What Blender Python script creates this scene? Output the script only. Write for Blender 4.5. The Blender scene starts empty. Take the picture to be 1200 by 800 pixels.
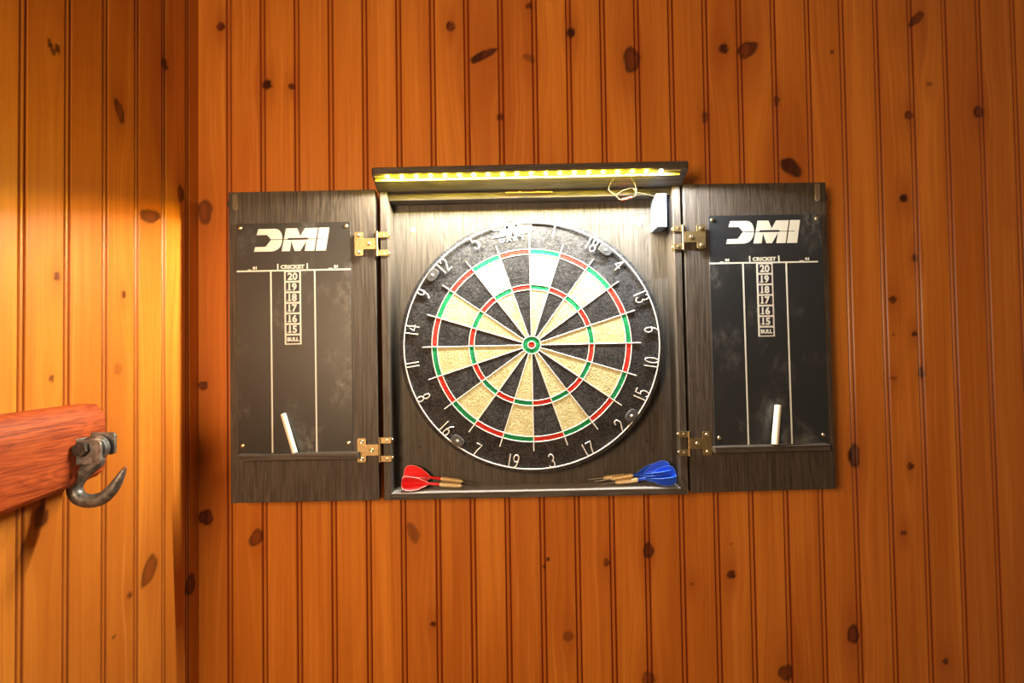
import bpy, math, random
import numpy as np
from math import sin, cos, pi, radians
from mathutils import Matrix, Vector

SC = bpy.context.scene
COL = SC.collection
Z0 = 1.68                      # camera height; all local heights below are relative to it
D = 0.965                      # camera to wall
rnd = random.Random(7)

# ------------------------------------------------------------------ helpers
class MB:
    def __init__(s): s.v = []; s.f = []; s.m = []
    def add(s, vs, fs, mi=0):
        o = len(s.v); s.v += [tuple(v) for v in vs]
        s.f += [tuple(i + o for i in f) for f in fs]; s.m += [mi] * len(fs); return s
    def box(s, x0, x1, y0, y1, z0, z1, mi=0):
        vs = [(x, y, z) for x in (x0, x1) for y in (y0, y1) for z in (z0, z1)]
        return s.add(vs, [(0,1,3,2),(4,6,7,5),(0,4,5,1),(2,3,7,6),(0,2,6,4),(1,5,7,3)], mi)
    def prism(s, pts, axis, a, b, mi=0, top=True):
        # pts : 2D polygon; extruded along axis from a to b
        n = len(pts)
        def mk(p, t):
            return {'x': (t, p[0], p[1]), 'y': (p[0], t, p[1]), 'z': (p[0], p[1], t)}[axis]
        vs = [mk(p, a) for p in pts] + [mk(p, b) for p in pts]
        fs = [tuple(range(n)), tuple(range(2*n-1, n-1, -1))]
        fs += [(i, i+n, (i+1) % n + n, (i+1) % n) for i in range(n)]
        return s.add(vs, fs, mi)
    def cyl(s, c, axis, r, h, n=24, mi=0, r2=None):
        # cylinder starting at c going h along the axis
        r2 = r if r2 is None else r2
        ax = Vector(axis).normalized(); t = ax.orthogonal().normalized(); b = ax.cross(t)
        c = Vector(c); vs = []
        for k, rr in ((0, r), (1, r2)):
            for i in range(n):
                a = 2*pi*i/n; vs.append(c + ax*h*k + (t*cos(a) + b*sin(a))*rr)
        fs = [tuple(range(n-1, -1, -1)), tuple(range(n, 2*n))]
        fs += [(i, (i+1) % n, (i+1) % n + n, i+n) for i in range(n)]
        return s.add(vs, fs, mi)
    def lathe(s, c, axis, prof, n=32, mi=0, xs=1.0):
        # prof : (radius, along)
        ax = Vector(axis).normalized(); t = ax.orthogonal().normalized(); b = ax.cross(t)
        c = Vector(c); vs = []; k = len(prof)
        for rr, h in prof:
            for i in range(n):
                a = 2*pi*i/n; vs.append(c + ax*h + (t*cos(a) + b*sin(a))*rr)
        fs = [(j*n+i, j*n+(i+1) % n, (j+1)*n+(i+1) % n, (j+1)*n+i) for j in range(k-1) for i in range(n)]
        fs += [tuple(range(n-1, -1, -1)), tuple(range((k-1)*n, k*n))]
        return s.add(vs, fs, mi)
    def tube(s, pts, r, n=8, closed=False, mi=0):
        pts = [Vector(p) for p in pts]; m = len(pts)
        rs = r if isinstance(r, (list, tuple)) else [r]*m
        tang = []
        for i in range(m):
            if closed: d = pts[(i+1) % m] - pts[i-1]
            else: d = pts[min(i+1, m-1)] - pts[max(i-1, 0)]
            tang.append(d.normalized())
        nrm = tang[0].orthogonal().normalized(); vs = []
        for i in range(m):
            nrm = (nrm - tang[i]*nrm.dot(tang[i])).normalized()
            b = tang[i].cross(nrm)
            for k in range(n):
                a = 2*pi*k/n; vs.append(pts[i] + (nrm*cos(a) + b*sin(a))*rs[i])
        fs = []
        for i in range(m if closed else m-1):
            j = (i+1) % m
            fs += [(i*n+k, i*n+(k+1) % n, j*n+(k+1) % n, j*n+k) for k in range(n)]
        if not closed: fs += [tuple(range(n-1, -1, -1)), tuple(range((m-1)*n, m*n))]
        return s.add(vs, fs, mi)
    def build(s, name, mats, parent=None, smooth=None, bevel=0, seg=2, label=None, loc=None):
        me = bpy.data.meshes.new(name); me.from_pydata(s.v, [], s.f); me.update()
        if not isinstance(mats, (list, tuple)): mats = [mats]
        for m in mats: me.materials.append(m)
        me.polygons.foreach_set('material_index', s.m)
        import bmesh
        bm = bmesh.new(); bm.from_mesh(me); bmesh.ops.recalc_face_normals(bm, faces=bm.faces[:])
        bm.to_mesh(me); bm.free()
        o = bpy.data.objects.new(name, me); COL.objects.link(o)
        if smooth is not None:
            me.polygons.foreach_set('use_smooth', [True]*len(me.polygons))
            me.set_sharp_from_angle(angle=radians(smooth))
        if bevel:
            b = o.modifiers.new('edge', 'BEVEL'); b.width = bevel; b.segments = seg; b.limit_method = 'ANGLE'
            b.angle_limit = radians(40)
        if parent: o.parent = parent
        if loc: o.location = loc
        if label: o['label'] = label
        return o

def tag(o, label, cat, group=None):
    o['label'] = label; o['category'] = cat
    if group: o['group'] = group
    return o
def empty(name, loc, rot=(0,0,0)):
    o = bpy.data.objects.new(name, None); COL.objects.link(o)
    o.location = loc; o.rotation_euler = rot; o.empty_display_size = .02
    return o
def pt_empty(name, parent, loc, rot=(0,0,0)):
    o = empty(name, loc, rot); o.parent = parent; return o
def copy_tree(o, parent=None):
    c = o.copy(); COL.objects.link(c); c.parent = parent
    for ch in list(o.children): copy_tree(ch, c)
    return c

# ------------------------------------------------------------------ materials
def new_mat(name):
    m = bpy.data.materials.new(name); m.use_nodes = True
    nt = m.node_tree; return m, nt, nt.nodes['Principled BSDF']
def plain(name, col, rough=.5, metal=0, coat=0, noise=0, nscale=80, bump=0, spec=None, sss=0):
    m, nt, p = new_mat(name); N = nt.nodes; L = nt.links
    p.inputs['Base Color'].default_value = (*col, 1); p.inputs['Roughness'].default_value = rough
    p.inputs['Metallic'].default_value = metal; p.inputs['Coat Weight'].default_value = coat
    if spec is not None: p.inputs['Specular IOR Level'].default_value = spec
    if sss: p.inputs['Subsurface Weight'].default_value = sss; p.inputs['Subsurface Scale'].default_value = .002
    if noise or bump:
        tc = N.new('ShaderNodeTexCoord'); n = N.new('ShaderNodeTexNoise')
        n.inputs['Scale'].default_value = nscale; n.inputs['Detail'].default_value = 4
        L.new(tc.outputs['Object'], n.inputs['Vector'])
        if noise:
            r = N.new('ShaderNodeMapRange'); r.inputs['From Min'].default_value = .3; r.inputs['From Max'].default_value = .7
            r.inputs['To Min'].default_value = 1-noise; r.inputs['To Max'].default_value = 1+noise
            L.new(n.outputs['Fac'], r.inputs['Value'])
            mx = N.new('ShaderNodeVectorMath'); mx.operation = 'SCALE'; mx.inputs[0].default_value = col
            L.new(r.outputs['Result'], mx.inputs['Scale']); L.new(mx.outputs['Vector'], p.inputs['Base Color'])
        if bump:
            b = N.new('ShaderNodeBump'); b.inputs['Strength'].default_value = bump; b.inputs['Distance'].default_value = .001
            L.new(n.outputs['Fac'], b.inputs['Height']); L.new(b.outputs['Normal'], p.inputs['Normal'])
    return m

def pine_mat(name, seed):
    m, nt, p = new_mat(name); N = nt.nodes; L = nt.links
    def att(n):
        a = N.new('ShaderNodeAttribute'); a.attribute_name = n; return a
    g = att('grain'); kn = att('knot'); gr = att('groove'); tn = att('tone'); ha = att('halo')
    def noise(sx, sz, detail, dist=0, off=0):
        mp = N.new('ShaderNodeMapping'); mp.inputs['Scale'].default_value = (sx, sx*.5, sz); mp.inputs['Location'].default_value = (off, seed, off)
        n = N.new('ShaderNodeTexNoise'); n.inputs['Scale'].default_value = 1; n.inputs['Detail'].default_value = detail
        n.inputs['Distortion'].default_value = dist
        L.new(g.outputs['Vector'], mp.inputs['Vector']); L.new(mp.outputs['Vector'], n.inputs['Vector']); return n
    def mixc(f, a, b):
        mx = N.new('ShaderNodeMix'); mx.data_type = 'RGBA'
        if isinstance(f, float): mx.inputs[0].default_value = f
        else: L.new(f, mx.inputs[0])
        for i, c in ((6, a), (7, b)):
            if isinstance(c, tuple): mx.inputs[i].default_value = (*c, 1)
            else: L.new(c, mx.inputs[i])
        return mx.outputs[2]
    def rng(v, a, b, c=0., d=1.):
        r = N.new('ShaderNodeMapRange'); r.inputs['From Min'].default_value = a; r.inputs['From Max'].default_value = b
        r.inputs['To Min'].default_value = c; r.inputs['To Max'].default_value = d; L.new(v, r.inputs['Value']); return r.outputs['Result']
    broad = noise(14, 1.3, 3, .6); fine = noise(170, 3.0, 4, .2, 3); pores = noise(800, 26, 2, 0, 9)
    c = mixc(rng(broad.outputs['Fac'], .34, .66), (.68,.250,.034), (.50,.155,.016))
    c = mixc(rng(tn.outputs['Fac'], 0., 1., 0., .5), c, (.42,.115,.014))
    c = mixc(rng(fine.outputs['Fac'], .45, .75, 0., .45), c, (.36,.085,.012))
    c = mixc(rng(fine.outputs['Fac'], .28, .42, .28, 0.), c, (.80,.33,.08))
    c = mixc(rng(pores.outputs['Fac'], .58, .75, 0., .22), c, (.25,.05,.008))
    c = mixc(ha.outputs['Fac'], c, (.30,.065,.010))
    c = mixc(gr.outputs['Fac'], c, (.17,.018,.003))
    kn2 = mixc(rng(fine.outputs['Fac'], .40, .60), (.045,.009,.003), (.17,.036,.009))
    kn2 = mixc(rng(att('kr').outputs['Fac'], .55, .95), kn2, (.030,.006,.002))
    c = mixc(kn.outputs['Fac'], c, kn2)
    L.new(c, p.inputs['Base Color'])
    L.new(rng(broad.outputs['Fac'], .3, .7, .30, .42), p.inputs['Roughness'])
    p.inputs['Specular IOR Level'].default_value = .35
    b = N.new('ShaderNodeBump'); b.inputs['Strength'].default_value = .25; b.inputs['Distance'].default_value = .0006
    L.new(fine.outputs['Fac'], b.inputs['Height']); L.new(b.outputs['Normal'], p.inputs['Normal'])
    return m

def dark_wood(name, axis='z', lo=(.024,.019,.016), hi=(.090,.077,.067), rough=.5, fig=True):
    m, nt, p = new_mat(name); N = nt.nodes; L = nt.links
    tc = N.new('ShaderNodeTexCoord')
    def noise(a, b, detail, dist=0):
        mp = N.new('ShaderNodeMapping')
        mp.inputs['Scale'].default_value = {'z': (a, a, b), 'x': (b, a, a), 'y': (a, b, a)}[axis]
        n = N.new('ShaderNodeTexNoise'); n.inputs['Scale'].default_value = 1; n.inputs['Detail'].default_value = detail
        n.inputs['Distortion'].default_value = dist
        L.new(tc.outputs['Object'], mp.inputs['Vector']); L.new(mp.outputs['Vector'], n.inputs['Vector']); return n
    a = noise(30, 2.2, 4, 1.2); f = noise(330, 9, 3, .3); pz = noise(900, 40, 2)
    w = N.new('ShaderNodeMath'); w.operation = 'MULTIPLY_ADD'; w.inputs[1].default_value = 11.0; w.inputs[2].default_value = 0
    L.new(a.outputs['Fac'], w.inputs[0])
    fr = N.new('ShaderNodeMath'); fr.operation = 'PINGPONG'; fr.inputs[1].default_value = .5; L.new(w.outputs[0], fr.inputs[0])
    add = N.new('ShaderNodeMath'); add.operation = 'MULTIPLY_ADD'; add.inputs[1].default_value = .45 if fig else .1
    L.new(fr.outputs[0], add.inputs[0]); L.new(f.outputs['Fac'], add.inputs[2])
    ad2 = N.new('ShaderNodeMath'); ad2.operation = 'MULTIPLY_ADD'; ad2.inputs[1].default_value = .5
    L.new(pz.outputs['Fac'], ad2.inputs[0]); L.new(add.outputs[0], ad2.inputs[2])
    r = N.new('ShaderNodeMapRange'); r.inputs['From Min'].default_value = .55; r.inputs['From Max'].default_value = 1.12
    L.new(ad2.outputs[0], r.inputs['Value'])
    mx = N.new('ShaderNodeMix'); mx.data_type = 'RGBA'; mx.inputs[6].default_value = (*lo, 1); mx.inputs[7].default_value = (*hi, 1)
    L.new(r.outputs['Result'], mx.inputs[0]); L.new(mx.outputs[2], p.inputs['Base Color'])
    p.inputs['Roughness'].default_value = rough; p.inputs['Specular IOR Level'].default_value = .3
    b = N.new('ShaderNodeBump'); b.inputs['Strength'].default_value = .35; b.inputs['Distance'].default_value = .0005
    L.new(r.outputs['Result'], b.inputs['Height']); L.new(b.outputs['Normal'], p.inputs['Normal'])
    return m

def sisal(name, col, fleck, amt=.5):
    m, nt, p = new_mat(name); N = nt.nodes; L = nt.links
    tc = N.new('ShaderNodeTexCoord')
    n = N.new('ShaderNodeTexNoise'); n.inputs['Scale'].default_value = 260; n.inputs['Detail'].default_value = 4; n.inputs['Distortion'].default_value = .8
    n2 = N.new('ShaderNodeTexNoise'); n2.inputs['Scale'].default_value = 45; n2.inputs['Detail'].default_value = 3
    for k in (n, n2): L.new(tc.outputs['Object'], k.inputs['Vector'])
    ad = N.new('ShaderNodeMath'); ad.operation = 'MULTIPLY_ADD'; ad.inputs[1].default_value = .45
    L.new(n2.outputs['Fac'], ad.inputs[0]); L.new(n.outputs['Fac'], ad.inputs[2])
    r = N.new('ShaderNodeMapRange'); r.inputs['From Min'].default_value = .60; r.inputs['From Max'].default_value = .95; r.inputs['To Max'].default_value = amt
    L.new(ad.outputs[0], r.inputs['Value'])
    mx = N.new('ShaderNodeMix'); mx.data_type = 'RGBA'; mx.inputs[6].default_value = (*col, 1); mx.inputs[7].default_value = (*fleck, 1)
    L.new(r.outputs['Result'], mx.inputs[0]); L.new(mx.outputs[2], p.inputs['Base Color'])
    p.inputs['Roughness'].default_value = .9; p.inputs['Specular IOR Level'].default_value = .1
    b = N.new('ShaderNodeBump'); b.inputs['Strength'].default_value = .9; b.inputs['Distance'].default_value = .0012
    L.new(n.outputs['Fac'], b.inputs['Height']); L.new(b.outputs['Normal'], p.inputs['Normal'])
    return m

def chalkboard(name, off, base=(.011,.0115,.0125,1)):
    m, nt, p = new_mat(name); N = nt.nodes; L = nt.links
    tc = N.new('ShaderNodeTexCoord')
    mp = N.new('ShaderNodeMapping'); mp.inputs['Location'].default_value = (off, 0, off*.7); mp.inputs['Scale'].default_value = (1, 1, .7)
    L.new(tc.outputs['Object'], mp.inputs['Vector'])
    a = N.new('ShaderNodeTexNoise'); a.inputs['Scale'].default_value = 14; a.inputs['Detail'].default_value = 5
    c = N.new('ShaderNodeTexNoise'); c.inputs['Scale'].default_value = 90; c.inputs['Detail'].default_value = 6; c.inputs['Roughness'].default_value = .7
    for k in (a, c): L.new(mp.outputs['Vector'], k.inputs['Vector'])
    r1 = N.new('ShaderNodeMapRange'); r1.inputs['From Min'].default_value = .52; r1.inputs['From Max'].default_value = .72; L.new(a.outputs['Fac'], r1.inputs['Value'])
    r2 = N.new('ShaderNodeMapRange'); r2.inputs['From Min'].default_value = .42; r2.inputs['From Max'].default_value = .75; L.new(c.outputs['Fac'], r2.inputs['Value'])
    mu = N.new('ShaderNodeMath'); mu.operation = 'MULTIPLY'; L.new(r1.outputs[0], mu.inputs[0]); L.new(r2.outputs[0], mu.inputs[1])
    ad = N.new('ShaderNodeMath'); ad.operation = 'MULTIPLY_ADD'; ad.inputs[1].default_value = .06; L.new(a.outputs['Fac'], ad.inputs[0]); L.new(mu.outputs[0], ad.inputs[2])
    mx = N.new('ShaderNodeMix'); mx.data_type = 'RGBA'; mx.inputs[6].default_value = base; mx.inputs[7].default_value = (.17,.17,.17,1)
    L.new(ad.outputs[0], mx.inputs[0]); L.new(mx.outputs[2], p.inputs['Base Color'])
    p.inputs['Roughness'].default_value = .42
    return m

def emit(name, col, s):
    m = bpy.data.materials.new(name); m.use_nodes = True; nt = m.node_tree; nt.nodes.clear()
    e = nt.nodes.new('ShaderNodeEmission'); o = nt.nodes.new('ShaderNodeOutputMaterial')
    e.inputs[0].default_value = (*col, 1); e.inputs[1].default_value = s; nt.links.new(e.outputs[0], o.inputs[0]); return m

M = {}
M['pine_back'] = pine_mat('pine panelling back', 2.0)
M['pine_left'] = pine_mat('pine panelling left', 31.0)
M['oak'] = dark_wood('dark oak upright')
M['oak_h'] = dark_wood('dark oak horizontal', 'x')
M['oak_back'] = dark_wood('dark oak back', 'z', lo=(.034,.029,.025), hi=(.10,.088,.076))
M['chalk_l'] = chalkboard('chalkboard left', 1.3)
M['chalk_r_cool_lit'] = chalkboard('chalkboard right', 4.1, (.012,.0145,.019,1))  # bluish base paints in the cool light of the end LED
M['paint'] = plain('white print', (.62,.65,.63), .5)
M['print_blue'] = plain('dark cell print', (.016,.014,.030), .5)
M['slot'] = plain('dark slot print', (.03,.028,.03), .5)
M['brass'] = plain('brass', (.36,.27,.14), .42, 1, noise=.15, nscale=200)
M['screw'] = plain('pale brass screw', (.75,.65,.42), .3, 1)
M['white_screw'] = plain('white screw cap', (.8,.78,.72), .4)
M['plug'] = plain('orange wood plug', (.38,.12,.04), .6)
M['hole'] = plain('hole', (.008,.006,.005), .8)
M['cream'] = sisal('cream sisal', (.50,.48,.26), (.76,.75,.50), .9)
M['black'] = sisal('black sisal', (.024,.025,.029), (.095,.095,.105), .75)
M['red'] = sisal('red sisal', (.56,.030,.025), (.70,.10,.07), .6)
M['green'] = sisal('green sisal', (.010,.26,.095), (.05,.42,.20), .6)
M['rim'] = sisal('board rim band', (.022,.022,.024), (.10,.10,.10), .7)
M['wire'] = plain('steel wire', (.82,.82,.83), .38, .35)
M['clip'] = plain('grey plastic clip', (.050,.054,.062), .55)
M['clear'] = plain('clear bumper', (.16,.13,.11), .2, coat=.5)
M['magnet'] = plain('magnet', (.012,.011,.011), .5)
M['chalkstick'] = plain('white chalk', (.78,.76,.68), .8)
M['grey_box'] = plain('grey plastic box', (.105,.135,.19), .5)
M['red_wire'] = plain('red wire', (.6,.06,.03), .4)
M['pale_wire'] = plain('pale wire', (.11,.085,.035), .6)
M['black_tape'] = plain('led tape', (.55,.48,.22), .4)
m, nt, p = new_mat('added lip yellow'); M['lip_glow'] = m  # translucent yellow stands in for the lamp bloom under the cornice
tr = nt.nodes.new('ShaderNodeBsdfTranslucent'); tr.inputs[0].default_value = (.85,.66,.03,1)
mxs = nt.nodes.new('ShaderNodeMixShader'); mxs.inputs[0].default_value = .75; p.inputs['Base Color'].default_value = (.6,.45,.03,1)
nt.links.new(p.outputs[0], mxs.inputs[1]); nt.links.new(tr.outputs[0], mxs.inputs[2]); nt.links.new(mxs.outputs[0], nt.nodes['Material Output'].inputs[0])
M['oak_floor_lit'] = dark_wood('oak floor painted lit', 'x', lo=(.22,.21,.205), hi=(.46,.45,.44), rough=.4)  # paler oak copy, strip light painted into its colour
M['led_y'] = emit('led warm', (1.0, .72, .06), 900)
M['led_w'] = emit('led white', (1.0, .96, .86), 60)
M['red_plastic'] = plain('red plastic', (.72,.012,.015), .3, coat=.3)
M['blue_plastic'] = plain('blue plastic', (.006,.065,.66), .3, coat=.3)
M['red_edge'] = plain('pale red edge', (.85,.28,.28), .35)
M['blue_edge'] = plain('pale blue edge', (.08,.22,.80), .35)
M['dart_brass'] = plain('dart brass', (.80,.64,.36), .35, .35)
M['steel'] = plain('dart steel', (.35,.33,.30), .3, 1)
M['iron'] = plain('galvanised iron', (.21,.21,.215), .42, .75, noise=.45, nscale=160, bump=.5)
M['iron_dark'] = plain('dark iron', (.06,.05,.048), .5, .6, noise=.4, nscale=200, bump=.4)
M['rust'] = plain('rusty tip', (.20,.07,.03), .7, noise=.3, nscale=300)
M['redwood'] = dark_wood('reddish bar wood', 'y', lo=(.16,.020,.005), hi=(.50,.095,.020), rough=.55)

# ------------------------------------------------------------------ panelled walls (real double grooves, grain and knots)
P = 0.06285
KB=[(-0.5333,0.6138,0.0078,0.0078,0,1.00),(-0.4483,0.5037,0.0093,0.0093,0,1.00),(-0.4026,0.4997,0.0062,0.0062,0,0.90),(-0.1083,0.6061,0.0078,0.0093,20,1.00),(-0.0492,0.5508,0.0280,0.0080,25,0.90),(0.0357,0.5445,0.0124,0.0062,-30,0.50),(0.1135,0.5910,0.0078,0.0093,0,1.00),(0.2241,0.5380,0.0155,0.0248,0,0.80),(0.3940,0.5557,0.0093,0.0093,0,1.00),(0.4379,0.5533,0.0202,0.0140,30,0.80),(0.4886,0.4571,0.0047,0.0093,0,0.80),(0.3565,0.4293,0.0062,0.0109,0,0.70),(0.5118,0.3335,0.0233,0.0140,-40,0.85),(0.7497,0.6050,0.0186,0.0078,45,0.80),(0.8577,0.4301,0.0109,0.0109,0,0.80),(0.7298,0.4260,0.0078,0.0078,30,0.80),(0.7691,0.4839,0.0062,0.0047,0,0.50),(0.5929,0.5473,0.0031,0.0047,0,0.70),(-0.0194,0.4358,0.0062,0.0062,0,0.80),(0.0372,0.6419,0.0062,0.0062,0,0.80),(0.7154,0.2735,0.0078,0.0078,-30,1.00),(0.7320,0.1637,0.0047,0.0078,0,0.90),(0.6893,0.0881,0.0078,0.0062,0,0.80),(0.7274,0.0254,0.0047,0.0047,0,0.90),(0.6888,0.0244,0.0031,0.0031,0,0.60),(0.7374,-0.0444,0.0062,0.0109,0,0.90),(0.6862,-0.0544,0.0062,0.0031,0,0.70),(0.6110,-0.1934,0.0109,0.0217,0,0.90),(0.7118,-0.2132,0.0062,0.0062,0,0.80),(-0.5639,0.2695,0.0140,0.0233,0,0.70),(-0.5633,-0.2871,0.0140,0.0140,30,0.90),(-0.5676,-0.0494,0.0093,0.0078,0,0.95),(-0.4721,-0.3251,0.0109,0.0171,-30,0.80),(-0.1879,-0.3199,0.0093,0.0202,20,0.50),(-0.1528,-0.4833,0.0047,0.0047,0,0.90),(0.0548,-0.3706,0.0031,0.0031,0,0.90),(0.0484,-0.3842,0.0031,0.0031,0,0.90),(0.0892,-0.5077,0.0093,0.0093,0,0.60),(0.1607,-0.3781,0.0062,0.0062,0,0.80),(0.2364,-0.3578,0.0093,0.0140,0,0.90),(0.3842,-0.4025,0.0078,0.0078,0,0.90),(0.3133,-0.4182,0.0047,0.0031,0,0.70),(0.3856,-0.3477,0.0023,0.0023,0,0.70),(0.5998,-0.5114,0.0109,0.0171,0,0.90),(0.6957,-0.3322,0.0062,0.0047,0,0.80),(0.7628,-0.5617,0.0047,0.0047,0,0.80),(0.2315,-0.5851,0.0124,0.0124,0,0.60),(0.4774,-0.5777,0.0140,0.0140,0,0.80)]
KL=[(0.3105,0.3941,0.0036,0.0105,30,0.90),(0.3005,0.3966,0.0037,0.0064,20,0.90),(0.1952,0.3662,0.0083,0.0173,25,0.90),(0.0942,0.4920,0.0085,0.0098,0,0.80),(0.0514,0.2872,0.0093,0.0147,0,0.90),(0.1292,0.2280,0.0254,0.0108,15,0.80),(0.3001,0.1064,0.0049,0.0064,0,0.80),(0.1860,0.0965,0.0051,0.0050,0,0.80),(0.1975,-0.0127,0.0082,0.0086,0,0.35),(0.3080,-0.0223,0.0036,0.0042,0,0.80),(0.3212,-0.1887,0.0104,0.0135,0,0.80),(0.3190,-0.1729,0.0023,0.0291,0,0.70),(0.1305,-0.3291,0.0156,0.0242,-35,0.70),(0.0259,-0.3966,0.0148,0.0181,0,0.90),(0.1728,-0.3484,0.0053,0.0038,0,0.80),(0.2029,-0.3937,0.0032,0.0025,0,0.80)]

def wall(name, s0, s1, goff, knots, mapping, mat, flip, seed, dz=.0035):
    r = np.random.RandomState(seed)
    # groove profile relative to groove centre: two V cuts with a small bead between
    gp = [(-.0066,0,0),(-.0056,.0,.15),(-.0048,.0034,1),(-.0036,.0034,1),(-.0022,.0006,.35),(0,.0002,.1),(.0022,.0006,.35),(.0036,.0034,1),(.0048,.0034,1),(.0056,.0,.15),(.0066,0,0)]
    cols = []
    k0 = int(math.floor((s0-goff)/P))-1; k1 = int(math.ceil((s1-goff)/P))+1
    for k in range(k0, k1+1):
        c = goff + k*P
        for d, y, g in gp: cols.append((c+d, y, g, k if d < 0 else k+1))
        a, b = c+.0066, c+P-.0066
        n = 14
        for i in range(1, n): cols.append((a+(b-a)*i/n, 0, 0, k+1))
    cols = [c for c in cols if s0 < c[0] < s1]
    cols = [(s0, cols[0][1]*0, 0, cols[0][3])] + cols + [(s1, 0, 0, cols[-1][3])]
    S = np.array([c[0] for c in cols]); Y = np.array([c[1] for c in cols]); G = np.array([c[2] for c in cols]); PK = np.array([c[3] for c in cols])
    Z = np.concatenate([np.linspace(-Z0, -.76, 24), np.arange(-.74, .78, dz), np.linspace(.80, .92, 4)])
    nS, nZ = len(S), len(Z)
    SS, ZZ = np.meshgrid(S, Z); YY = np.tile(Y, (nZ, 1)); GG = np.tile(G, (nZ, 1)); KK = np.tile(PK, (nZ, 1))
    knot = np.zeros_like(SS); kr = np.full(SS.shape, 2.0); halo = np.zeros_like(SS); U = SS.copy()
    tone = r.rand(200)[(KK - k0 + 3)]; tone = np.clip(tone, 0, 1)**1.6
    offs = (r.rand(200)*7.0)[(KK - k0 + 3)]
    for (ks, kz, a, b, an, st) in knots:
        m = (np.abs(SS-ks) < .12) & (np.abs(ZZ-kz) < .30)
        dx = SS[m]-ks; dzz = ZZ[m]-kz
        t = radians(an); x2 = dx*cos(t)+dzz*sin(t); z2 = -dx*sin(t)+dzz*cos(t)
        wob = 1 + .07*np.sin(3*np.arctan2(z2/b, x2/a)+ks*90) + .04*np.sin(5*np.arctan2(z2/b, x2/a)+kz*70)
        rr = np.sqrt((x2/a)**2 + (z2/b)**2)/wob
        e = np.clip((1.12-rr)/.28, 0, 1); kr[m] = np.minimum(kr[m], rr); e = e*e*(3-2*e)
        knot[m] = np.maximum(knot[m], e*min(1, st*1.12))
        R = max(a, .006)
        rl = (dx/(R*2.4))**2 + (dzz/(R*5.5+b))**2
        halo[m] = np.maximum(halo[m], .55*st*np.exp(-rl*1.3)*(a > .004))
        U[m] -= dx*.80*np.exp(-rl)
    me = bpy.data.meshes.new(name)
    vx, vy, vz = mapping(SS.ravel(), YY.ravel(), ZZ.ravel())
    co = np.stack([vx, vy, vz + Z0], 1).astype(np.float32)
    idx = np.arange(nS*nZ).reshape(nZ, nS)
    q = np.stack([idx[:-1, :-1], idx[:-1, 1:], idx[1:, 1:], idx[1:, :-1]], -1).reshape(-1, 4)
    if flip: q = q[:, ::-1]
    nf = len(q)
    me.vertices.add(len(co)); me.vertices.foreach_set('co', co.ravel())
    me.loops.add(nf*4); me.loops.foreach_set('vertex_index', q.ravel().astype(np.int32))
    me.polygons.add(nf); me.polygons.foreach_set('loop_start', np.arange(0, nf*4, 4, dtype=np.int32))
    me.polygons.foreach_set('loop_total', np.full(nf, 4, dtype=np.int32))
    me.update(calc_edges=True); me.validate()
    for nm, arr in (('knot', knot), ('halo', halo), ('groove', GG), ('tone', tone), ('kr', kr)):
        a = me.attributes.new(nm, 'FLOAT', 'POINT'); a.data.foreach_set('value', arr.ravel().astype(np.float32))
    a = me.attributes.new('grain', 'FLOAT_VECTOR', 'POINT')
    a.data.foreach_set('vector', np.stack([(U+offs).ravel(), KK.ravel()*3.7, ZZ.ravel()+offs.ravel()*3], 1).astype(np.float32).ravel())
    me.materials.append(mat)
    o = bpy.data.objects.new(name, me); COL.objects.link(o); o['kind'] = 'structure'
    return o
XL = -.5755
wall('wall_back', XL, 1.35, -.5194, KB, lambda s, y, z: (s, y, z), M['pine_back'], False, 5)
wall('wall_left', 0.0, 1.35, .0341, [(a, b, c, d, -e, f) for a, b, c, d, e, f in KL], lambda s, y, z: (XL-y, -s, z), M['pine_left'], True, 11)

fl = MB().box(XL-.01, 1.35, -2.4, .01, -.03, 0).build('floor', dark_wood('floor boards', 'y', lo=(.10,.045,.018), hi=(.26,.13,.055), rough=.45))
fl['kind'] = 'structure'
# ------------------------------------------------------------------ cabinet
ROT = -.0052
CX, CZ = .0322, .0147
cab = empty('dartboard_cabinet', (CX, 0, Z0+CZ), (0, ROT, 0))
tag(cab, 'open dark wood dartboard cabinet with light bar, hung on the pine wall', 'cabinet')
def L(x): return x-CX
def H(z): return z-CZ
FY = -.060
xl, xr = L(-.2257), L(.2900); T = .0122
zb, zt = H(-.2434), H(.2836)
MB().box(xl, xl+T, FY, -.0005, zb, zt).build('side_panel', M['oak'], cab, bevel=.0006)
MB().box(xr-T, xr, FY, -.0005, zb, zt).build('side_panel', M['oak'], cab, bevel=.0006)
MB().box(xl+T, xr-T, FY, -.0005, zb, zb+.0103).build('bottom_panel', M['oak_h'], cab, bevel=.0006)
MB().box(xl+T+.0002, xr-T-.0002, FY+.0006, -.0152, zb+.0101, zb+.0108).build('floor_lit_sheet', M['oak_floor_lit'], cab, label='cabinet floor sheet with strip light painted pale')  # added sheet, painted pale as if lit by the strip
TY = -.047
MB().box(xl+T, xr-T, TY, -.0005, zt-T, zt).build('top_panel', M['oak_h'], cab, bevel=.0006)
back = MB().box(xl+T, xr-T, -.015, -.001, zb+.0108, zt-T).build('back_panel', M['oak_back'], cab)
for x, z in ((-.1775, .2266), (.2298, .2277)):
    MB().lathe((L(x), -.015, H(z)+.0008), (0,-1,0), [(.0040,0),(.0040,.0008),(.0026,.0016),(.0012,.0016)], 20).build('screw', M['white_screw'], back, smooth=30, label='white screw head')
    MB().lathe((L(x), -.015, H(z)-.0060), (0,-1,0), [(.0030,0),(.0028,.0005),(.0010,.0006)], 16).build('wood_plug', M['plug'], back, label='orange wood plug below screw')
for x, z in ((-.1726, -.1625), (.2323, -.1593)):
    MB().cyl((L(x), -.0148, H(z)), (0,-1,0), .0018, .0004, 14).build('screw', M['hole'], back, label='small dark screw hole')

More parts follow.
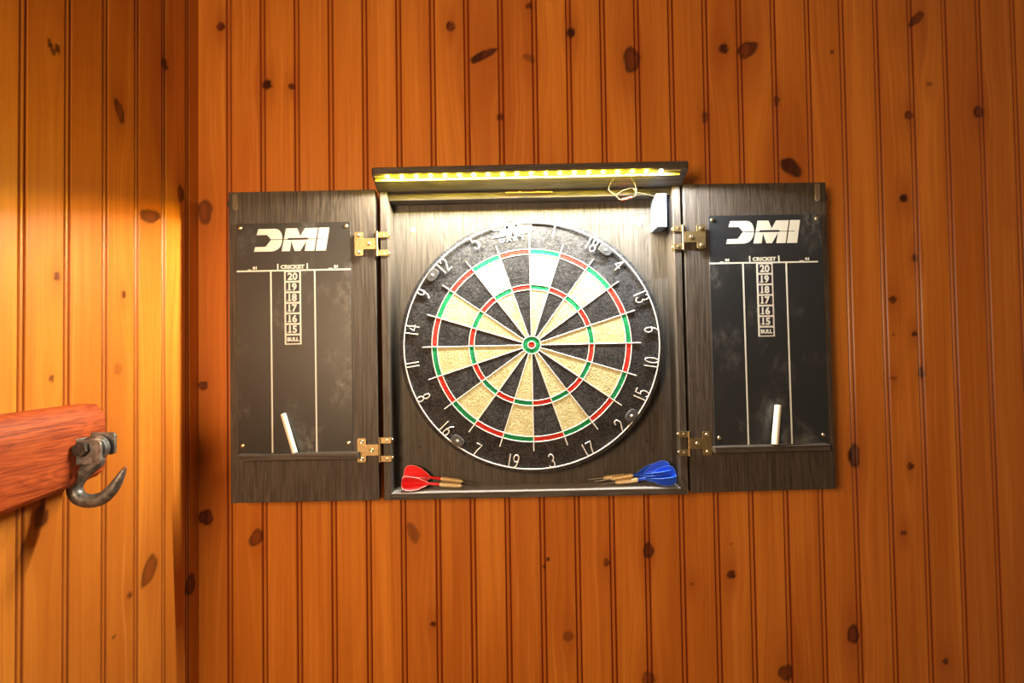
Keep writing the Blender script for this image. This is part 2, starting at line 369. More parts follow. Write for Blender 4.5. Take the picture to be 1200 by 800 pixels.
# overhanging cornice that carries the light strip (profile in y,z)
prof = [(-.0005, zt), (FY, zt), (-.099, H(.2985)), (-.102, H(.2992)), (-.102, H(.3112)), (-.0005, H(.3112))]
cn = MB()
x0, x1 = L(-.2300), L(.2940); rc = .007
secs = [(x0, rc), (x0+rc*.3, rc*.3), (x0+rc, 0), (x1-rc, 0), (x1-rc*.3, rc*.3), (x1, rc)]
vs = []; n = len(prof)
for x, cut in secs:
    for (y, z) in prof: vs.append((x, y + (cut if y < -.09 else 0), z))
fs = [(i*n+k, (i+1)*n+k, (i+1)*n+(k+1) % n, i*n+(k+1) % n) for i in range(len(secs)-1) for k in range(n)]
fs += [tuple(range(n)), tuple(range((len(secs)-1)*n, len(secs)*n))]
cn.add(vs, fs)
cn.build('cornice', M['oak_h'], cab, bevel=.0015)
# magnetic catch plate on the front edge of the top panel
cp = MB()
zc = zt-T*.5
cp.box(L(-.0098), L(.0719), TY-.0012, TY, H(.2765), H(.2834))
cp.box(L(-.0098), L(.0719), TY-.0080, TY-.0012, H(.2780), H(.2792))
catch = cp.build('catch_plate', M['brass'], cab, bevel=.0003, label='brass catch plate')
for x in (.0152, .0474):
    MB().lathe((L(x), TY-.0012, H(.2815)), (0,-1,0), [(.0024,0),(.0022,.0010),(.0012,.0016)], 16).build('screw', M['screw'], catch, smooth=40)

# light strip : tape with twenty small LEDs under the cornice's front edge
strip = MB().box(L(-.2250), L(.2800), -.0975, -.0925, H(.29665), H(.2978)).build('light_strip', M['black_tape'], cab, label='strip of small yellow lights')
MB().box(L(-.2250), L(.2800), -.0916, -.0908, H(.2912), H(.2982)).build('added_lip', M['lip_glow'], strip, label='added translucent yellow lip that blocks and tints the strip light')  # lip added to cut strip light off the top and back panels
LX = [-.2035 + i*(.4512/19) for i in range(20)]
for i, x in enumerate(LX):
    last = i == 19
    r_ = .0030 if not last else .0036
    MB().lathe((L(x), -.0960, H(.2978)), (0,-.75,-1), [(r_,0),(r_,.0010),(r_*.8,.0018),(r_*.4,.0023)], 16).build('light', M['led_w' if last else 'led_y'], strip, smooth=50, label='bright white end light' if last else None)

# battery box and its wires
bb = MB().box(L(.2497), L(.2675), -.058, -.0152, H(.2125), zt-T-.0003).build('battery_box', M['grey_box'], cab, bevel=.0012, label='grey blue plastic battery box')
MB().box(L(.2545), L(.2630), -.0587, -.058, H(.2200), H(.2640)).build('cover', M['grey_box'], bb, bevel=.0003)
MB().box(L(.2480), L(.2497), -.0555, -.050, H(.2600), H(.2640)).build('switch', M['white_screw'], bb, bevel=.0004, label='tiny white switch')
def bez(pts, n=10):
    # catmull-rom
    out = []; pts = [Vector(p) for p in pts]; q = [pts[0]*2-pts[1]] + pts + [pts[-1]*2-pts[-2]]
    for i in range(1, len(q)-2):
        for k in range(n):
            t = k/n; a, b, c, d = q[i-1], q[i], q[i+1], q[i+2]
            out.append(.5*((2*b) + (c-a)*t + (2*a-5*b+4*c-d)*t*t + (3*b-a-3*c+d)*t**3))
    out.append(pts[-1]); return out
w = MB()
w.tube(bez([(L(.2497),-.050,H(.268)),(L(.232),-.058,H(.2700)),(L(.214),-.066,H(.2720)),(L(.207),-.066,H(.2790)),(L(.198),-.066,H(.2770)),(L(.188),-.066,H(.2735)),(L(.180),-.062,H(.2665)),(L(.187),-.060,H(.2610)),(L(.192),-.060,H(.2625))]), .00045, 6)
w.tube(bez([(L(.200),-.062,H(.2625)),(L(.212),-.067,H(.2660)),(L(.211),-.072,H(.2800)),(L(.200),-.085,H(.2925)),(L(.197),-.092,H(.2966))]), .00045, 6)
w.tube(bez([(L(.186),-.060,H(.2620)),(L(.176),-.066,H(.2690)),(L(.166),-.070,H(.2760)),(L(.171),-.078,H(.2880)),(L(.182),-.092,H(.2966))]), .00045, 6)
wires = w.build('wires', M['pale_wire'], cab, smooth=60, label='loose pale wires')
MB().tube([(L(.190),-.060,H(.2610)),(L(.198),-.060,H(.2622)),(L(.206),-.061,H(.2640))], .0021, 8).build('connector', M['red_wire'], wires, smooth=60, label='red wire joint')

# ---------------------------------------------------------------- lettering helpers
def text_mb(txt, size, wmul=1.0, bold=0.0):
    cu = bpy.data.curves.new('t', 'FONT'); cu.body = txt; cu.size = size; cu.offset = bold; cu.resolution_u = 3
    cu.align_x = 'CENTER'; cu.align_y = 'CENTER'; cu.fill_mode = 'FRONT'
    o = bpy.data.objects.new('t', cu); COL.objects.link(o)
    dg = bpy.context.evaluated_depsgraph_get(); me = bpy.data.meshes.new_from_object(o.evaluated_get(dg))
    vs = [(v.co.x*wmul, v.co.y) for v in me.vertices]; fs = [tuple(p.vertices) for p in me.polygons]
    bpy.data.objects.remove(o); bpy.data.curves.remove(cu); bpy.data.meshes.remove(me)
    if vs:
        mx = (min(v[0] for v in vs)+max(v[0] for v in vs))/2; my = (min(v[1] for v in vs)+max(v[1] for v in vs))/2
        vs = [(a-mx, b-my) for a, b in vs]
    return vs, fs
def arc(p0, p1, p2, n=8):  # quadratic
    return [((1-t)**2*p0[0]+2*t*(1-t)*p1[0]+t*t*p2[0], (1-t)**2*p0[1]+2*t*(1-t)*p1[1]+t*t*p2[1]) for t in [i/n for i in range(n+1)]]
LOGO_D = [(0,0),(160,0)] + arc((175,1),(262,15),(268,115)) + arc((268,128),(262,213),(195,214)) + [(45,214),(26,157),(125,157),(163,112),(112,46),(12,44)]
LOGO_M = [(260,0),(305,215),(410,215),(437,140),(482,215),(603,215),(567,0),(477,0),(497,96),(436,0),(383,0),(352,96),(338,0)]
LOGO_I = [(580,0),(615,216),(712,216),(676,0)]
LOGO_SLOT = [(315,112),(325,106),(505,106),(516,112),(505,124),(325,124)]
LOGO_LINE = [(162,109),(655,109),(655,114),(162,114)]

# ---------------------------------------------------------------- scoreboard doors
def make_door(side):
    s = -1 if side == 'left' else 1       # direction the door extends from the hinge
    wdt = .2519 if s < 0 else .2487
    xh = L(-.2343) if s < 0 else L(.2953)
    z0, z1 = (H(-.2432), H(.2880)) if s < 0 else (H(-.2411), H(.2857))
    X = lambda x: L(x) - xh              # world x -> door local
    door = MB().box(min(0, s*wdt), max(0, s*wdt), 0, .016, z0, z1).build('door', M['oak'], cab, bevel=.0008,
        label='left door opened flat with scoreboard' if s < 0 else 'right door opened flat with scoreboard', loc=(xh, FY, 0))
    door.rotation_euler = (0, 0, radians(.3) if s < 0 else radians(1.6))
    if s < 0: bx0, bx1, bt, bbm = X(-.4718), X(-.2770), H(.2330), H(-.1640)
    else:     bx0, bx1, bt, bbm = X(.3370), X(.5335), H(.2300), H(-.1640)
    MB().box(bx0, bx1, -.0015, .0, bbm, bt).build('scoreboard', M['chalk_l' if s < 0 else 'chalk_r_cool_lit'], door, bevel=.0003)
    # printed lines and letters
    W = MB(); y = -.0015
    def rect(mb, u0, u1, v0, v1, lvl=1, mi=0):
        mb.box(bx0+u0, bx0+u1, y-.00015*lvl, y-.00015*(lvl-1) if lvl > 1 else y+.0001, bt-v1, bt-v0, mi)
    def put(mb, txt, size, u, v, lvl, wmul=1, bold=0):
        vs, fs = text_mb(txt, size, wmul, bold)
        mb.add([(bx0+u+a, y-.00015*lvl-.0001, bt-v+b) for a, b in vs], fs)
    full = .1948 if s < 0 else .1880
    rect(W, 0, full, .0808, .0834)
    du = 0 if s < 0 else -.0005
    rect(W, .0568+du, .0594+du, .0834, .393); rect(W, .1318+du, .1344+du, .0834, .393)
    rect(W, .0808+du, .1094+du, .0834, .2090)
    for k, t in enumerate(['20','19','18','17','16','15','BULL']):
        v0 = .0850 + k*.0181; hh = .0148 if k < 6 else .0132
        Bk = MB(); rect(Bk, .0838+du, .1066+du, v0, v0+hh, 2); Bk.build('score_cell', M['print_blue'], door, label='dark printed cell reading '+t)
        if k < 6: put(W, t, .0165, .0952+du, v0+hh/2, 2, 1.02, .0006)
        else: put(W, t, .0088, .0952+du, v0+hh/2, 2, 1.0, .0005)
        if k < 6 and t[0] == '1':      # slab feet of the bold figures
            rect(W, .0858+du, .0928+du, v0+hh-.0031, v0+hh-.0018, 3)
    rect(W, .0690+du, .0712+du, .0705, .0808); rect(W, .1195+du, .1217+du, .0705, .0808)
    put(W, 'CRICKET', .0085, .0953+du, .0760, 1, 1.18, .00045)
    put(W, '01', .0065, .0308+du, .0770, 1, 1.2, .0004); rect(W, .0185+du, .0248+du, .0793, .0805)
    put(W, '01', .0065, .1695+du, .0770, 1, 1.2, .0004); rect(W, .1565+du, .1635+du, .0793, .0805)
    sc = .000182
    ox, oz = bx0+.0296, bt-.0490
    for poly in (LOGO_D, LOGO_M, LOGO_I):
        W.prism([(ox+a*sc, oz+b*sc) for a, b in poly], 'y', y-.0002, y+.0001)
    Bk = MB()
    for poly in (LOGO_SLOT, LOGO_LINE):
        Bk.prism([(ox+a*sc, oz+b*sc) for a, b in poly], 'y', y-.00035, y-.0001)
    W.build('lettering', M['paint'], door, label='white printed lettering and lines')
    Bk.build('logo_slot', M['print_blue'], door, label='dark slot through the logo')
    # ledge
    lx0, lx1, lz = (X(-.4655), X(-.2655), H(-.1590)) if s < 0 else (X(.3305), X(.5250), H(-.1620))
    MB().box(lx0, lx1, -.0185, 0, lz-.0100, lz).build('chalk_ledge', M['oak_h'], door, bevel=.0006)
    # board screws
    for u, z in ((.0063, bt-.0075), (.1880, bt-.0075), (.0075, lz+.0125), (.1870, lz+.0135)):
        MB().lathe((bx0+u, -.0015, z), (0,-1,0), [(.0034,0),(.0031,.0012),(.0018,.0020)], 18).build('screw', M['screw'], door, smooth=50, label='brass screw')
    # clear bumper and small magnet at the outer top corner
    cxm = X(-.4738) if s < 0 else X(.5285)
    zt_, zb_ = (H(.2855), H(.2555)) if s < 0 else (H(.2835), H(.2520))
    pts = [(cxm+.0045*cos(a), zt_-.0045+.0045*sin(a)) for a in np.linspace(0, pi, 10)] + [(cxm+.0045*cos(a), zb_+.0045+.0045*sin(a)) for a in np.linspace(pi, 2*pi, 10)]
    MB().prism(pts, 'y', -.0022, 0).build('bumper', M['clear'], door, bevel=.0008, label='clear oval bumper')
    xe = s*wdt
    MB().cyl((xe, .006, H(.2690) if s < 0 else H(.2600)), (s,0,0), .0060, .0022, 16).build('magnet', M['magnet'], door, bevel=.0004, label='small black magnet on door edge')
    return door
dl = make_door('left'); dr = make_door('right')

# ---------------------------------------------------------------- hinges
def make_hinge(s, z):
    xk = L(-.2318) if s < 0 else L(.2928)
    h = MB()
    h.tube([(xk, FY-.0022, z-.0210), (xk, FY-.0022, z-.0095)], .0023, 14)
    h.tube([(xk, FY-.0022, z-.0090), (xk, FY-.0022, z+.0090)], .0023, 14)
    h.tube([(xk, FY-.0022, z+.0095), (xk, FY-.0022, z+.0210)], .0023, 14)
    kn = h.build('hinge', M['brass'], cab, smooth=40, label='brass hinge between box and door')
    # door plate: broad end and narrower arm
    a, b = xk+s*.0375, xk+s*.0225
    poly = [(a, z-.0185), (a+s*-.002, z-.0205), (b+s*.002, z-.0205), (b, z-.0185), (b, z-.0095), (xk+s*.0015, z-.0095), (xk+s*.0015, z+.0095),
            (b, z+.0095), (b, z+.0185), (b+s*.002, z+.0205), (a-s*.002, z+.0205), (a, z+.0185)]
    MB().prism(poly, 'y', FY-.0042, FY-.0022).build('hinge_plate', M['brass'], kn, bevel=.0003, label='brass plate on door')
    for x, dz in (((a+b)/2+s*-.0002, .0145), ((a+b)/2, -.0145), (xk+s*.0130, 0)):
        MB().lathe((x, FY-.0040, z+dz), (0,-1,0), [(.0034,0),(.0032,.0014),(.0022,.0022),(.0008,.0018)], 18).build('screw', M['screw'], kn, smooth=50)
    # two tabs that wrap the cabinet side
    xi = (xl+T) if s < 0 else (xr-T)
    for dz in (-.0155, .0155):
        t = MB()
        p0, p1 = sorted((xk+(-s)*.0015, xi+(-s)*.0012))
        t.box(p0, p1, FY-.0020, FY-.0002, z+dz-.0050, z+dz+.0050)
        q0, q1 = sorted((xi, xi+(-s)*.0012))
        t.box(q0, q1, FY-.0004, FY+.0120, z+dz-.0050, z+dz+.0050)
        t.build('hinge_tab', M['brass'], kn, bevel=.0003, label='brass tab on cabinet side')
        MB().lathe(((xl+T/2 if s < 0 else xr-T/2)+.0005, FY-.0019, z+dz), (0,-1,0), [(.0026,0),(.0022,.0008),(.0010,.0010)], 16).build('screw', M['screw'], kn, smooth=50)
        MB().lathe((xi+(-s)*.0012, FY+.0060, z+dz), (-s,0,0), [(.0026,0),(.0022,.0018),(.0010,.0024)], 16).build('screw', M['screw'], kn, smooth=50)
for s in (-1, 1):
    for z in (.1935, -.1577): make_hinge(s, H(z))

# ------------------------------------------------------------------ dartboard (origin at bull, local y = out of the wall negative)
SZ = .965
board = empty('dartboard', (.0301, -.051, Z0+.0147), (0, ROT, 0))
tag(board, 'round bristle dartboard with cream, black, red and green segments inside the cabinet', 'dartboard')
def pol(r, deg, y=0): a = radians(deg); return (r*sin(a), y, r*cos(a)*SZ)
def disc_lathe(mb, prof, n=128):
    vs = []; k = len(prof)
    for r, y in prof:
        for i in range(n): vs.append(pol(r, 360*i/n, y))
    fs = [(j*n+i, j*n+(i+1) % n, (j+1)*n+(i+1) % n, (j+1)*n+i) for j in range(k-1) for i in range(n)]
    fs += [tuple(range(n)), tuple(range((k-1)*n, k*n))]
    mb.add(vs, fs)
b = MB(); disc_lathe(b, [(.2265, .0355), (.2275, .032), (.2279, .004), (.2276, .0012), (.2268, .0002), (.2262, 0)])
b.build('board_body', M['black'], board, smooth=60, label='black bristle body')
R1, R2, R3, R4, RO, RI = .1720, .1626, .1080, .0990, .0158, .0064
seg = MB(); seg_l = MB()
def wedge(mb, r0, r1, a0, a1, mi, y0=0.0005, y1=-.0006, n=6):
    vs = []
    for y in (y0, y1):
        for r in (r0, r1):
            for i in range(n+1): vs.append(pol(r, a0+(a1-a0)*i/n, y))
    m = n+1; f = []
    for i in range(n):
        f.append((2*m+i, 2*m+i+1, 3*m+i+1, 3*m+i))
        f.append((m+i, m+i+1, 3*m+i+1, 3*m+i)); f.append((i, i+1, 2*m+i+1, 2*m+i))
    f += [(0, m, 3*m, 2*m), (n, m+n, 3*m+n, 2*m+n)]
    mb.add(vs, f, mi)
for k in range(20):
    a0, a1 = k*18, (k+1)*18
    light = k % 2 == 0
    big, ring = (0, 3) if light else (1, 2)
    wedge(seg, RO, R4, a0, a1, big); wedge(seg, R4, R3, a0, a1, ring); wedge(seg, R3, R2, a0, a1, big); wedge(seg, R2, R1, a0, a1, ring)
seg.build('scoring_segments', [M['cream'], M['black'], M['red'], M['green']], board)
def flat_disc(r, y0, y1, n=48):
    m = MB(); disc_lathe(m, [(r, y0), (r, y1)], n); return m
flat_disc(RO, .0005, -.0008).build('outer_bull', M['green'], board, label='green outer bull')
flat_disc(RI, .0005, -.0016).build('inner_bull', M['red'], board, label='red inner bull')
# wire spider
sp = MB(); rw = .00105
for r in (R1, R2, R3, R4):
    sp.tube([pol(r, i*360/160, -.0005) for i in range(160)], rw*.88, 8, True)
sp.tube([pol(RO, i*360/60, -.0008) for i in range(60)], rw*.95, 8, True)
sp.tube([pol(RI, i*360/40, -.0016) for i in range(40)], rw*.8, 8, True)
for k in range(20):
    a = k*18
    sp.tube([pol(RO*.95, a, -.0008), pol(R3, a, -.0006), pol(R1, a, -.0008), pol(.1880, a, -.0016)], rw*.95, 8)
sp.build('wire_spider', M['wire'], board, smooth=60)
# number ring and its twenty wire numbers
RN = .2197
ring = MB(); ring.tube([pol(RN, i*360/180, -.0026) for i in range(180)], .0012, 8, True)
ring = ring.build('number_ring', M['wire'], board, smooth=60)
def oval(cx, cy, rx, ry, a0=0, a1=360, n=14): return [(cx+rx*cos(radians(a0+(a1-a0)*i/n)), cy+ry*sin(radians(a0+(a1-a0)*i/n))) for i in range(n+1)]
G = {'0': [oval(.5,.5,.38,.5,90,450,18)], '1': [[(.5,0),(.5,1)]],
 '2': [oval(.5,.72,.38,.28,170,-30,9)+[(.30,.22),(.08,.0),(.95,.0)]],
 '3': [oval(.45,.74,.36,.26,160,-75,9)+oval(.45,.25,.42,.25,80,-165,9)],
 '4': [[(.70,0),(.70,1),(.08,.32),(1.0,.32)]],
 '5': [[(.88,1),(.22,1),(.16,.58)]+oval(.48,.32,.42,.32,125,-150,11)],
 '6': [[(.80,.98),(.45,.80),(.16,.45)]+oval(.5,.27,.36,.27,160,-200,14)],
 '7': [[(.05,.96),(.90,.96),(.60,.5),(.42,0)]],
 '8': [oval(.5,.75,.32,.25,-90,270,14)+oval(.5,.25,.38,.25,90,-270,14)],
 '9': [[(.22,0),(.62,.15),(.86,.55)]+oval(.5,.73,.36,.27,-20,340,14)]}
ANG = {20:-8, 1:11.9, 18:31.5, 4:47.5, 13:67.0, 6:83.5, 10:99.5, 15:116, 2:134.5, 17:153, 3:171.6, 19:189.5, 7:208, 16:225.5, 8:244.5, 11:261.5, 14:279, 9:297.5, 12:314.5, 5:333}
for num, ang in ANG.items():
    outw = -90 < (ang if ang < 180 else ang-360) < 90
    st = str(num); hgt = .0235; wd = .0115; gap = .0040
    ws = [.0022 if c == '1' else wd for c in st]; tot = sum(ws)+gap*(len(st)-1)
    ux = -tot/2; mb = MB()
    for c, cw in zip(st, ws):
        for line in G[c]:
            pts = []
            for gx, gy in line:
                u = ux + (gx*cw if c != '1' else cw/2); v = gy*hgt
                if outw: rr = RN-hgt+v; tu = u
                else:    rr = RN-v; tu = -u
                a = radians(ang)
                pts.append(((rr*sin(a)+tu*cos(a)), -.0026, (rr*cos(a)-tu*sin(a))*SZ))
            mb.tube(pts, .00105, 7)
        ux += cw+gap
    mb.build('number', M['wire'], ring, smooth=60, label='wire number %d' % num)
# clips
for ang in (-52.6, 38.0, 127.4, 218.0):
    a = radians(ang); m = MB(); r0 = .2115
    pts = []
    for i in range(20):
        t = 2*pi*i/20; e = .0125*(abs(cos(t))**.8)*(1 if cos(t) > 0 else -1); f = .0085*(abs(sin(t))**.8)*(1 if sin(t) > 0 else -1)
        rr = r0+f; pts.append(((rr*sin(a)+e*cos(a)), (rr*cos(a)-e*sin(a))*SZ))
    m.prism(pts, 'y', -.0062, .0)
    c = m.build('clip', M['clip'], board, bevel=.0012, seg=3, label='grey plastic ring clip')
    MB().lathe((r0*sin(a), -.0060, r0*cos(a)*SZ), (0,-1,0), [(.0025,0),(.0022,.0012),(.0010,.0018)], 16).build('screw', M['paint'], c, smooth=50, label='white screw')
# maker's mark on the black border
lg = MB(); a = radians(-8.2); sc = .0725/712
def bpt(u, v, y):   # u across, v outward from r=.1885
    rr = .1905+v; return (rr*sin(a)+u*cos(a), y, (rr*cos(a)-u*sin(a))*SZ)
for poly in (LOGO_D, LOGO_M, LOGO_I):
    n = len(poly); vs = [bpt((p-356)*sc, .0095+q*sc*.80, yy) for yy in (-.0002, -.0012) for p, q in poly]
    lg.add(vs, [tuple(range(n, 2*n))] + [(i, (i+1) % n, (i+1) % n+n, i+n) for i in range(n)])
for i, ch in enumerate('DARTS'):
    vs, fs = text_mb(ch, .0098, 1.25, .0005)
    lg.add([bpt(-.0195+i*.0118+p, .0030+q, -.0010) for p, q in vs], fs)
lg.build('logo', M['paint'], board, label='white printed logo')
sl = MB()
for poly in (LOGO_SLOT, LOGO_LINE):
    n = len(poly); sl.add([bpt((p-356)*sc, .0095+q*sc*.80, -.0014) for p, q in poly], [tuple(range(n))])
sl.build('logo_slot', M['slot'], board)

# ------------------------------------------------------------------ darts
def make_dart(name, plastic, edge):
    d = empty(name, (0,0,0))     # origin at flight centre axis, local +x toward the point
    MB().tube([(.0,0,0),(.020,0,0),(.046,0,0)], [.0018,.0022,.0026], 12).build('shaft', plastic, d, smooth=60)
    bp = [(.044,.0026),(.047,.0036)]
    x = .047
    while x < .078: bp += [(x,.0044),(x+.0016,.0044),(x+.0019,.0033),(x+.0027,.0033)]; x += .0031
    bp += [(.080,.0036),(.0835,.0016)]
    MB().lathe((0,0,0), (1,0,0), [(r, h) for h, r in bp], 18).build('barrel', M['dart_brass'], d, smooth=30, label='knurled brass barrel')
    MB().tube([(.0825,0,0),(.100,0,0),(.112,0,0)], [.0012,.0010,.0003], 8).build('point', M['steel'], d, smooth=60, label='thin steel point')
    f = MB()
    prof = [(.026,.0016),(.018,.0075),(.008,.0135),(-.003,.0165),(-.012,.0164),(-.0175,.0138),(-.0200,.0088),(-.0203,.0)]
    ed = MB()
    for q in range(4):
        a = radians(45+90*q) if True else 0
        dy, dz = cos(a), sin(a); t = .00035
        loop = [(.026,0)] + prof
        n = len(loop); vs = []
        for sg in (-t, t):
            for px, pr in loop: vs.append((px, pr*dy - sg*dz, pr*dz + sg*dy))
        f.add(vs, [tuple(range(n)), tuple(range(2*n-1, n-1, -1))] + [(i, (i+1) % n, (i+1) % n+n, i+n) for i in range(n)])
        ed.tube([(px, pr*dy, pr*dz) for px, pr in prof], .00055, 6)
    fl = f.build('flight', plastic, d, label=None)
    ed.build('flight_edge', edge, fl, smooth=60)
    return d
def place_dart(d, p, tip, roll):
    p = Vector(p); t = Vector(tip); x = (t-p).normalized()
    q = x.to_track_quat('X', 'Z').to_matrix() @ Matrix.Rotation(radians(roll), 3, 'X')
    d.location = p + Vector((0,0,Z0)); d.rotation_euler = q.to_euler()
red = make_dart('dart', M['red_plastic'], M['red_edge'])
def ftop(x): return -.2326 + (x-CX)*.0052 + .0002
place_dart(red, (-.1770, -.0445, ftop(-.177)+.0142), (-.0660, -.0335, ftop(-.06)+.0022), 0)
tag(red, 'red dart with brass barrel, nearest the front edge of the cabinet floor', 'dart', 'red darts')
red2 = copy_tree(red)
place_dart(red2, (-.1755, -.0345, ftop(-.177)+.0240), (-.0610, -.0215, ftop(-.06)+.0042), 45)
tag(red2, 'red dart lying behind another red dart against the cabinet back', 'dart', 'red darts')
blue = make_dart('dart', M['blue_plastic'], M['blue_edge'])
place_dart(blue, (.2540, -.0460, ftop(.255)+.0168), (.1435, -.0335, ftop(.14)+.0016), 45)
tag(blue, 'blue dart with the large rounded flight at the front right', 'dart', 'blue darts')
blue2 = copy_tree(blue)
place_dart(blue2, (.2470, -.0400, ftop(.255)+.0240), (.1370, -.0245, ftop(.14)+.0050), 52)
tag(blue2, 'middle blue dart, its raised flight behind the front blue flight', 'dart', 'blue darts')
blue3 = copy_tree(blue)
place_dart(blue3, (.2360, -.0345, ftop(.255)+.0200), (.1260, -.0200, ftop(.14)+.0075), 40)
tag(blue3, 'rearmost blue dart with its point furthest left', 'dart', 'blue darts')

# ------------------------------------------------------------------ chalk sticks
def chalk(base, top, r, label):
    b0 = Vector(base); t0 = Vector(top); ln = (t0-b0).length
    o = MB().lathe((0,0,0), (0,0,1), [(r*.75,0),(r,.0008),(r,ln-.0010),(r*.8,ln)], 20).build('chalk_stick', M['chalkstick'], None, smooth=40)
    o.location = b0+Vector((0,0,Z0)); o.rotation_euler = (t0-b0).to_track_quat('Z', 'Y').to_euler()
    tag(o, label, 'chalk', 'chalk sticks on the door ledges'); return o
chalk((-.3713,-.0705,-.1612), (-.3925,-.0670,-.0950), .0045, 'white chalk leaning left on the ledge of the left door')
chalk((.4341,-.0710,-.1585), (.4441,-.0655,-.0930), .0055, 'white chalk standing nearly upright on the ledge of the right door')

# ------------------------------------------------------------------ wooden bar with iron hook on the left wall
bar = empty('hook_bar', (-.5757, -.280, Z0-.102))
tag(bar, 'reddish wooden bar with an iron hook, mounted on the left pine wall', 'hook rack')
bm_ = MB(); secs = []
ys = [0, -.002, -.03, -.06, -.10, -.14, -.20, -.30, -.42, -.55]
n = 28; vs = []
prof_b = [(0,-.92),(.30,-1),(.80,-1),(.97,-.86),(1,-.74),(1.01,-.3),(1.01,.3),(1,.70),(.80,.97),(.74,1.0),(.3,1),(0,.94)]
n = len(prof_b)
for i, yy in enumerate(ys):
    t = -yy/.55; hz = .0462+.016*t**.8 - (.0012 if i == 0 else 0); hx = .0456+.008*t; zc = .052*yy
    for px, pz in prof_b: vs.append((hx*px, yy, zc+hz*pz))
fs = [(j*n+k, j*n+(k+1) % n, (j+1)*n+(k+1) % n, (j+1)*n+k) for j in range(len(ys)-1) for k in range(n)]
fs += [tuple(range(n)), tuple(range((len(ys)-1)*n, len(ys)*n))]
bm_.add(vs, fs); bm_.build('wooden_bar', M['redwood'], bar, smooth=35, label='reddish tapered wooden bar')
bx, by, bz = -.5755, -.280, -.102
def lb(x, y, z): return (x-bx, y-by, z-bz)
# clevis bracket: base strap and two cheek plates
def rrect(x0, x1, z0, z1, r, n=5):
    pts = []
    for cx_, cz_, a0 in ((x1-r, z1-r, 0), (x0+.001, z1-.001, 90), (x0+.001, z0+.001, 180), (x1-r, z0+r, 270)):
        rr = r if cx_ == x1-r else .001
        for i in range(n+1):
            a = radians(a0+90*i/n); pts.append((cx_+rr*cos(a), cz_+rr*sin(a)))
    return pts
br = MB()
q = lambda pts: [(p[0]-bx, p[1]-bz) for p in pts]
br.prism(q(rrect(-.5345, -.4990, -.1255, -.0965, .006)), 'y', -.326-by, -.3225-by)
br.prism(q(rrect(-.5345, -.4990, -.1175, -.0900, .005)), 'y', -.3035-by, -.300-by)
br.box(-.5345-bx, -.5285-bx, -.326-by, -.300-by, -.1245-bz, -.0945-bz)
clevis = br.build('bracket', M['iron'], bar, bevel=.0006, label='iron clevis bracket')
bo = MB(); bo.cyl(lb(-.5205, -.3255, -.1060), (0,-1,0), .0092, .0072, 6)
bo.cyl(lb(-.5205, -.2990, -.1060), (0,-1,0), .0038, .027, 16)
bo.build('bolt', M['iron_dark'], clevis, bevel=.0005, label='dark hex bolt')
hk = MB()
hk.lathe(lb(-.5150, -.3085, -.1075), (0,-1,0), [(.0120,0),(.0155,.002),(.0158,.006),(.0155,.010),(.0120,.012)], 28)
hp = bez([lb(-.5130,-.3145,-.1150), lb(-.5120,-.3145,-.1235), lb(-.5180,-.3145,-.1290), lb(-.5330,-.3145,-.1410), lb(-.5400,-.3145,-.1538), lb(-.5362,-.3145,-.1660), lb(-.5231,-.3145,-.1715), lb(-.5074,-.3145,-.1690), lb(-.4948,-.3145,-.1590), lb(-.4860,-.3145,-.1460), lb(-.4795,-.3145,-.1340)], 6)
m_ = len(hp); kr = [(0,.0060),(.12,.0068),(.3,.0078),(.5,.0076),(.7,.0072),(.85,.0056),(1,.0026)]
rs = [1.13*float(np.interp(i/(m_-1), [a for a, _ in kr], [b_ for _, b_ in kr])) for i in range(m_)]
hk.tube(hp, rs, 16)
hook = hk.build('hook', M['iron'], bar, smooth=50, label='curved iron hook')
e0 = hp[-1]; d0 = (hp[-1]-hp[-2]).normalized()
MB().tube([e0-d0*.0005, e0+d0*.0025, e0+d0*.0042], [.0027,.0022,.0008], 12).build('hook_tip', M['rust'], hook, smooth=60, label='rusty hook tip')

# ------------------------------------------------------------------ lights
def spot(x, y, z, rx, e, col, ang, blend=.04, rad=.0015):
    l = bpy.data.lights.new('strip_light', 'SPOT'); l.energy = e; l.color = col; l.spot_size = radians(ang); l.spot_blend = blend; l.shadow_soft_size = rad
    # made-up side throw to brighten the left wall: stronger along the strip than across it
    l.use_nodes = True; nt = l.node_tree; em = nt.nodes['Emission']
    tc = nt.nodes.new('ShaderNodeTexCoord'); sx = nt.nodes.new('ShaderNodeSeparateXYZ'); nt.links.new(tc.outputs['Normal'], sx.inputs[0])
    sq = nt.nodes.new('ShaderNodeMath'); sq.operation = 'MULTIPLY'; nt.links.new(sx.outputs[0], sq.inputs[0]); nt.links.new(sx.outputs[0], sq.inputs[1])
    ma = nt.nodes.new('ShaderNodeMath'); ma.operation = 'MULTIPLY_ADD'; ma.inputs[1].default_value = 3.2; ma.inputs[2].default_value = .04
    nt.links.new(sq.outputs[0], ma.inputs[0]); nt.links.new(ma.outputs[0], em.inputs['Strength'])
    o = bpy.data.objects.new('strip_light', l); COL.objects.link(o); o.location = (x, y, Z0+z); o.rotation_euler = (radians(rx), 0, 0)
TILT = 11
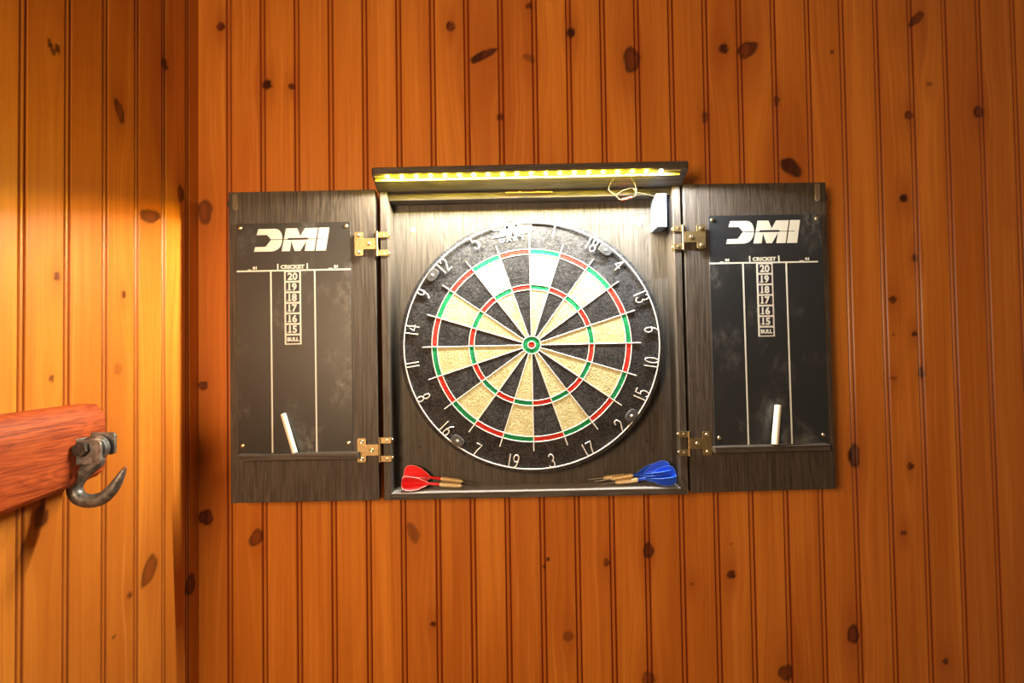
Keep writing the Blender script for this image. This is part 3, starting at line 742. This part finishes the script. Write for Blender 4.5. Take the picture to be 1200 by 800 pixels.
for i, x in enumerate(LX):
    z = .2952 + (x-CX)*.0052
    last = i == 19
    spot(x, -.1000, z, TILT, .50 if not last else 1.3, (1, .95, .86) if not last else (.76, .87, 1.0), 165)
    if not last: spot(x, -.1000, z, TILT, .20, (1, .66, .02), 172)
    l = bpy.data.lights.new('strip_light', 'AREA'); l.shape = 'DISK'; l.size = .003; l.energy = .23 if not last else 1.0; l.spread = radians(156)
    l.color = (.96, .96, .93) if not last else (.80, .90, 1.0)
    o = bpy.data.objects.new('strip_light', l); COL.objects.link(o); o.location = (x, -.1000, Z0+z); o.rotation_euler = (radians(3), 0, 0)
for x in LX[:-1]:  # added point lamps imitate the yellow bloom under the cornice
    l = bpy.data.lights.new('added_glow', 'POINT'); l.energy = .09; l.color = (1, .80, .01); l.shadow_soft_size = .002
    o = bpy.data.objects.new('added_glow', l); COL.objects.link(o); o.location = (x, -.0985, Z0+.2903+(x-CX)*.0052)
def area(name, loc, target, size, e, col):
    l = bpy.data.lights.new(name, 'AREA'); l.shape = 'DISK'; l.size = size; l.energy = e; l.color = col
    o = bpy.data.objects.new(name, l); COL.objects.link(o); o.location = loc
    o.rotation_euler = (Vector(target)-Vector(loc)).to_track_quat('-Z', 'Y').to_euler()
area('room_fill', (-.47, -1.30, Z0+.12), (-.05, 0, Z0-.05), .35, 18, (1.0, .67, .37))  # unseen warm fill lamp added behind the camera, near its height

wd = bpy.data.worlds.new('room'); SC.world = wd; wd.use_nodes = True
wd.node_tree.nodes['Background'].inputs[0].default_value = (1.0, .68, .40, 1)
wd.node_tree.nodes['Background'].inputs[1].default_value = .17

# ------------------------------------------------------------------ camera
cam = bpy.data.cameras.new('camera'); co = bpy.data.objects.new('camera', cam); COL.objects.link(co)
cam.sensor_width = 36; cam.lens = 621.4/1200*36; cam.clip_start = .01
p_, y_, r_ = .02353, -.00393, -.01533
fwd = Vector((sin(y_)*cos(p_), cos(y_)*cos(p_), sin(p_))); rt = Vector((cos(y_), -sin(y_), 0)); up = rt.cross(fwd)
r2 = rt*cos(r_)+up*sin(r_); u2 = -rt*sin(r_)+up*cos(r_)
mt = Matrix((( r2.x, u2.x, -fwd.x, 0), (r2.y, u2.y, -fwd.y, -D), (r2.z, u2.z, -fwd.z, Z0), (0,0,0,1)))
co.matrix_world = mt
SC.camera = co
SC.view_settings.view_transform = 'Standard'; SC.view_settings.look = 'None'
SC.view_settings.exposure = 0; SC.view_settings.gamma = 1; SC.view_settings.use_curve_mapping = False
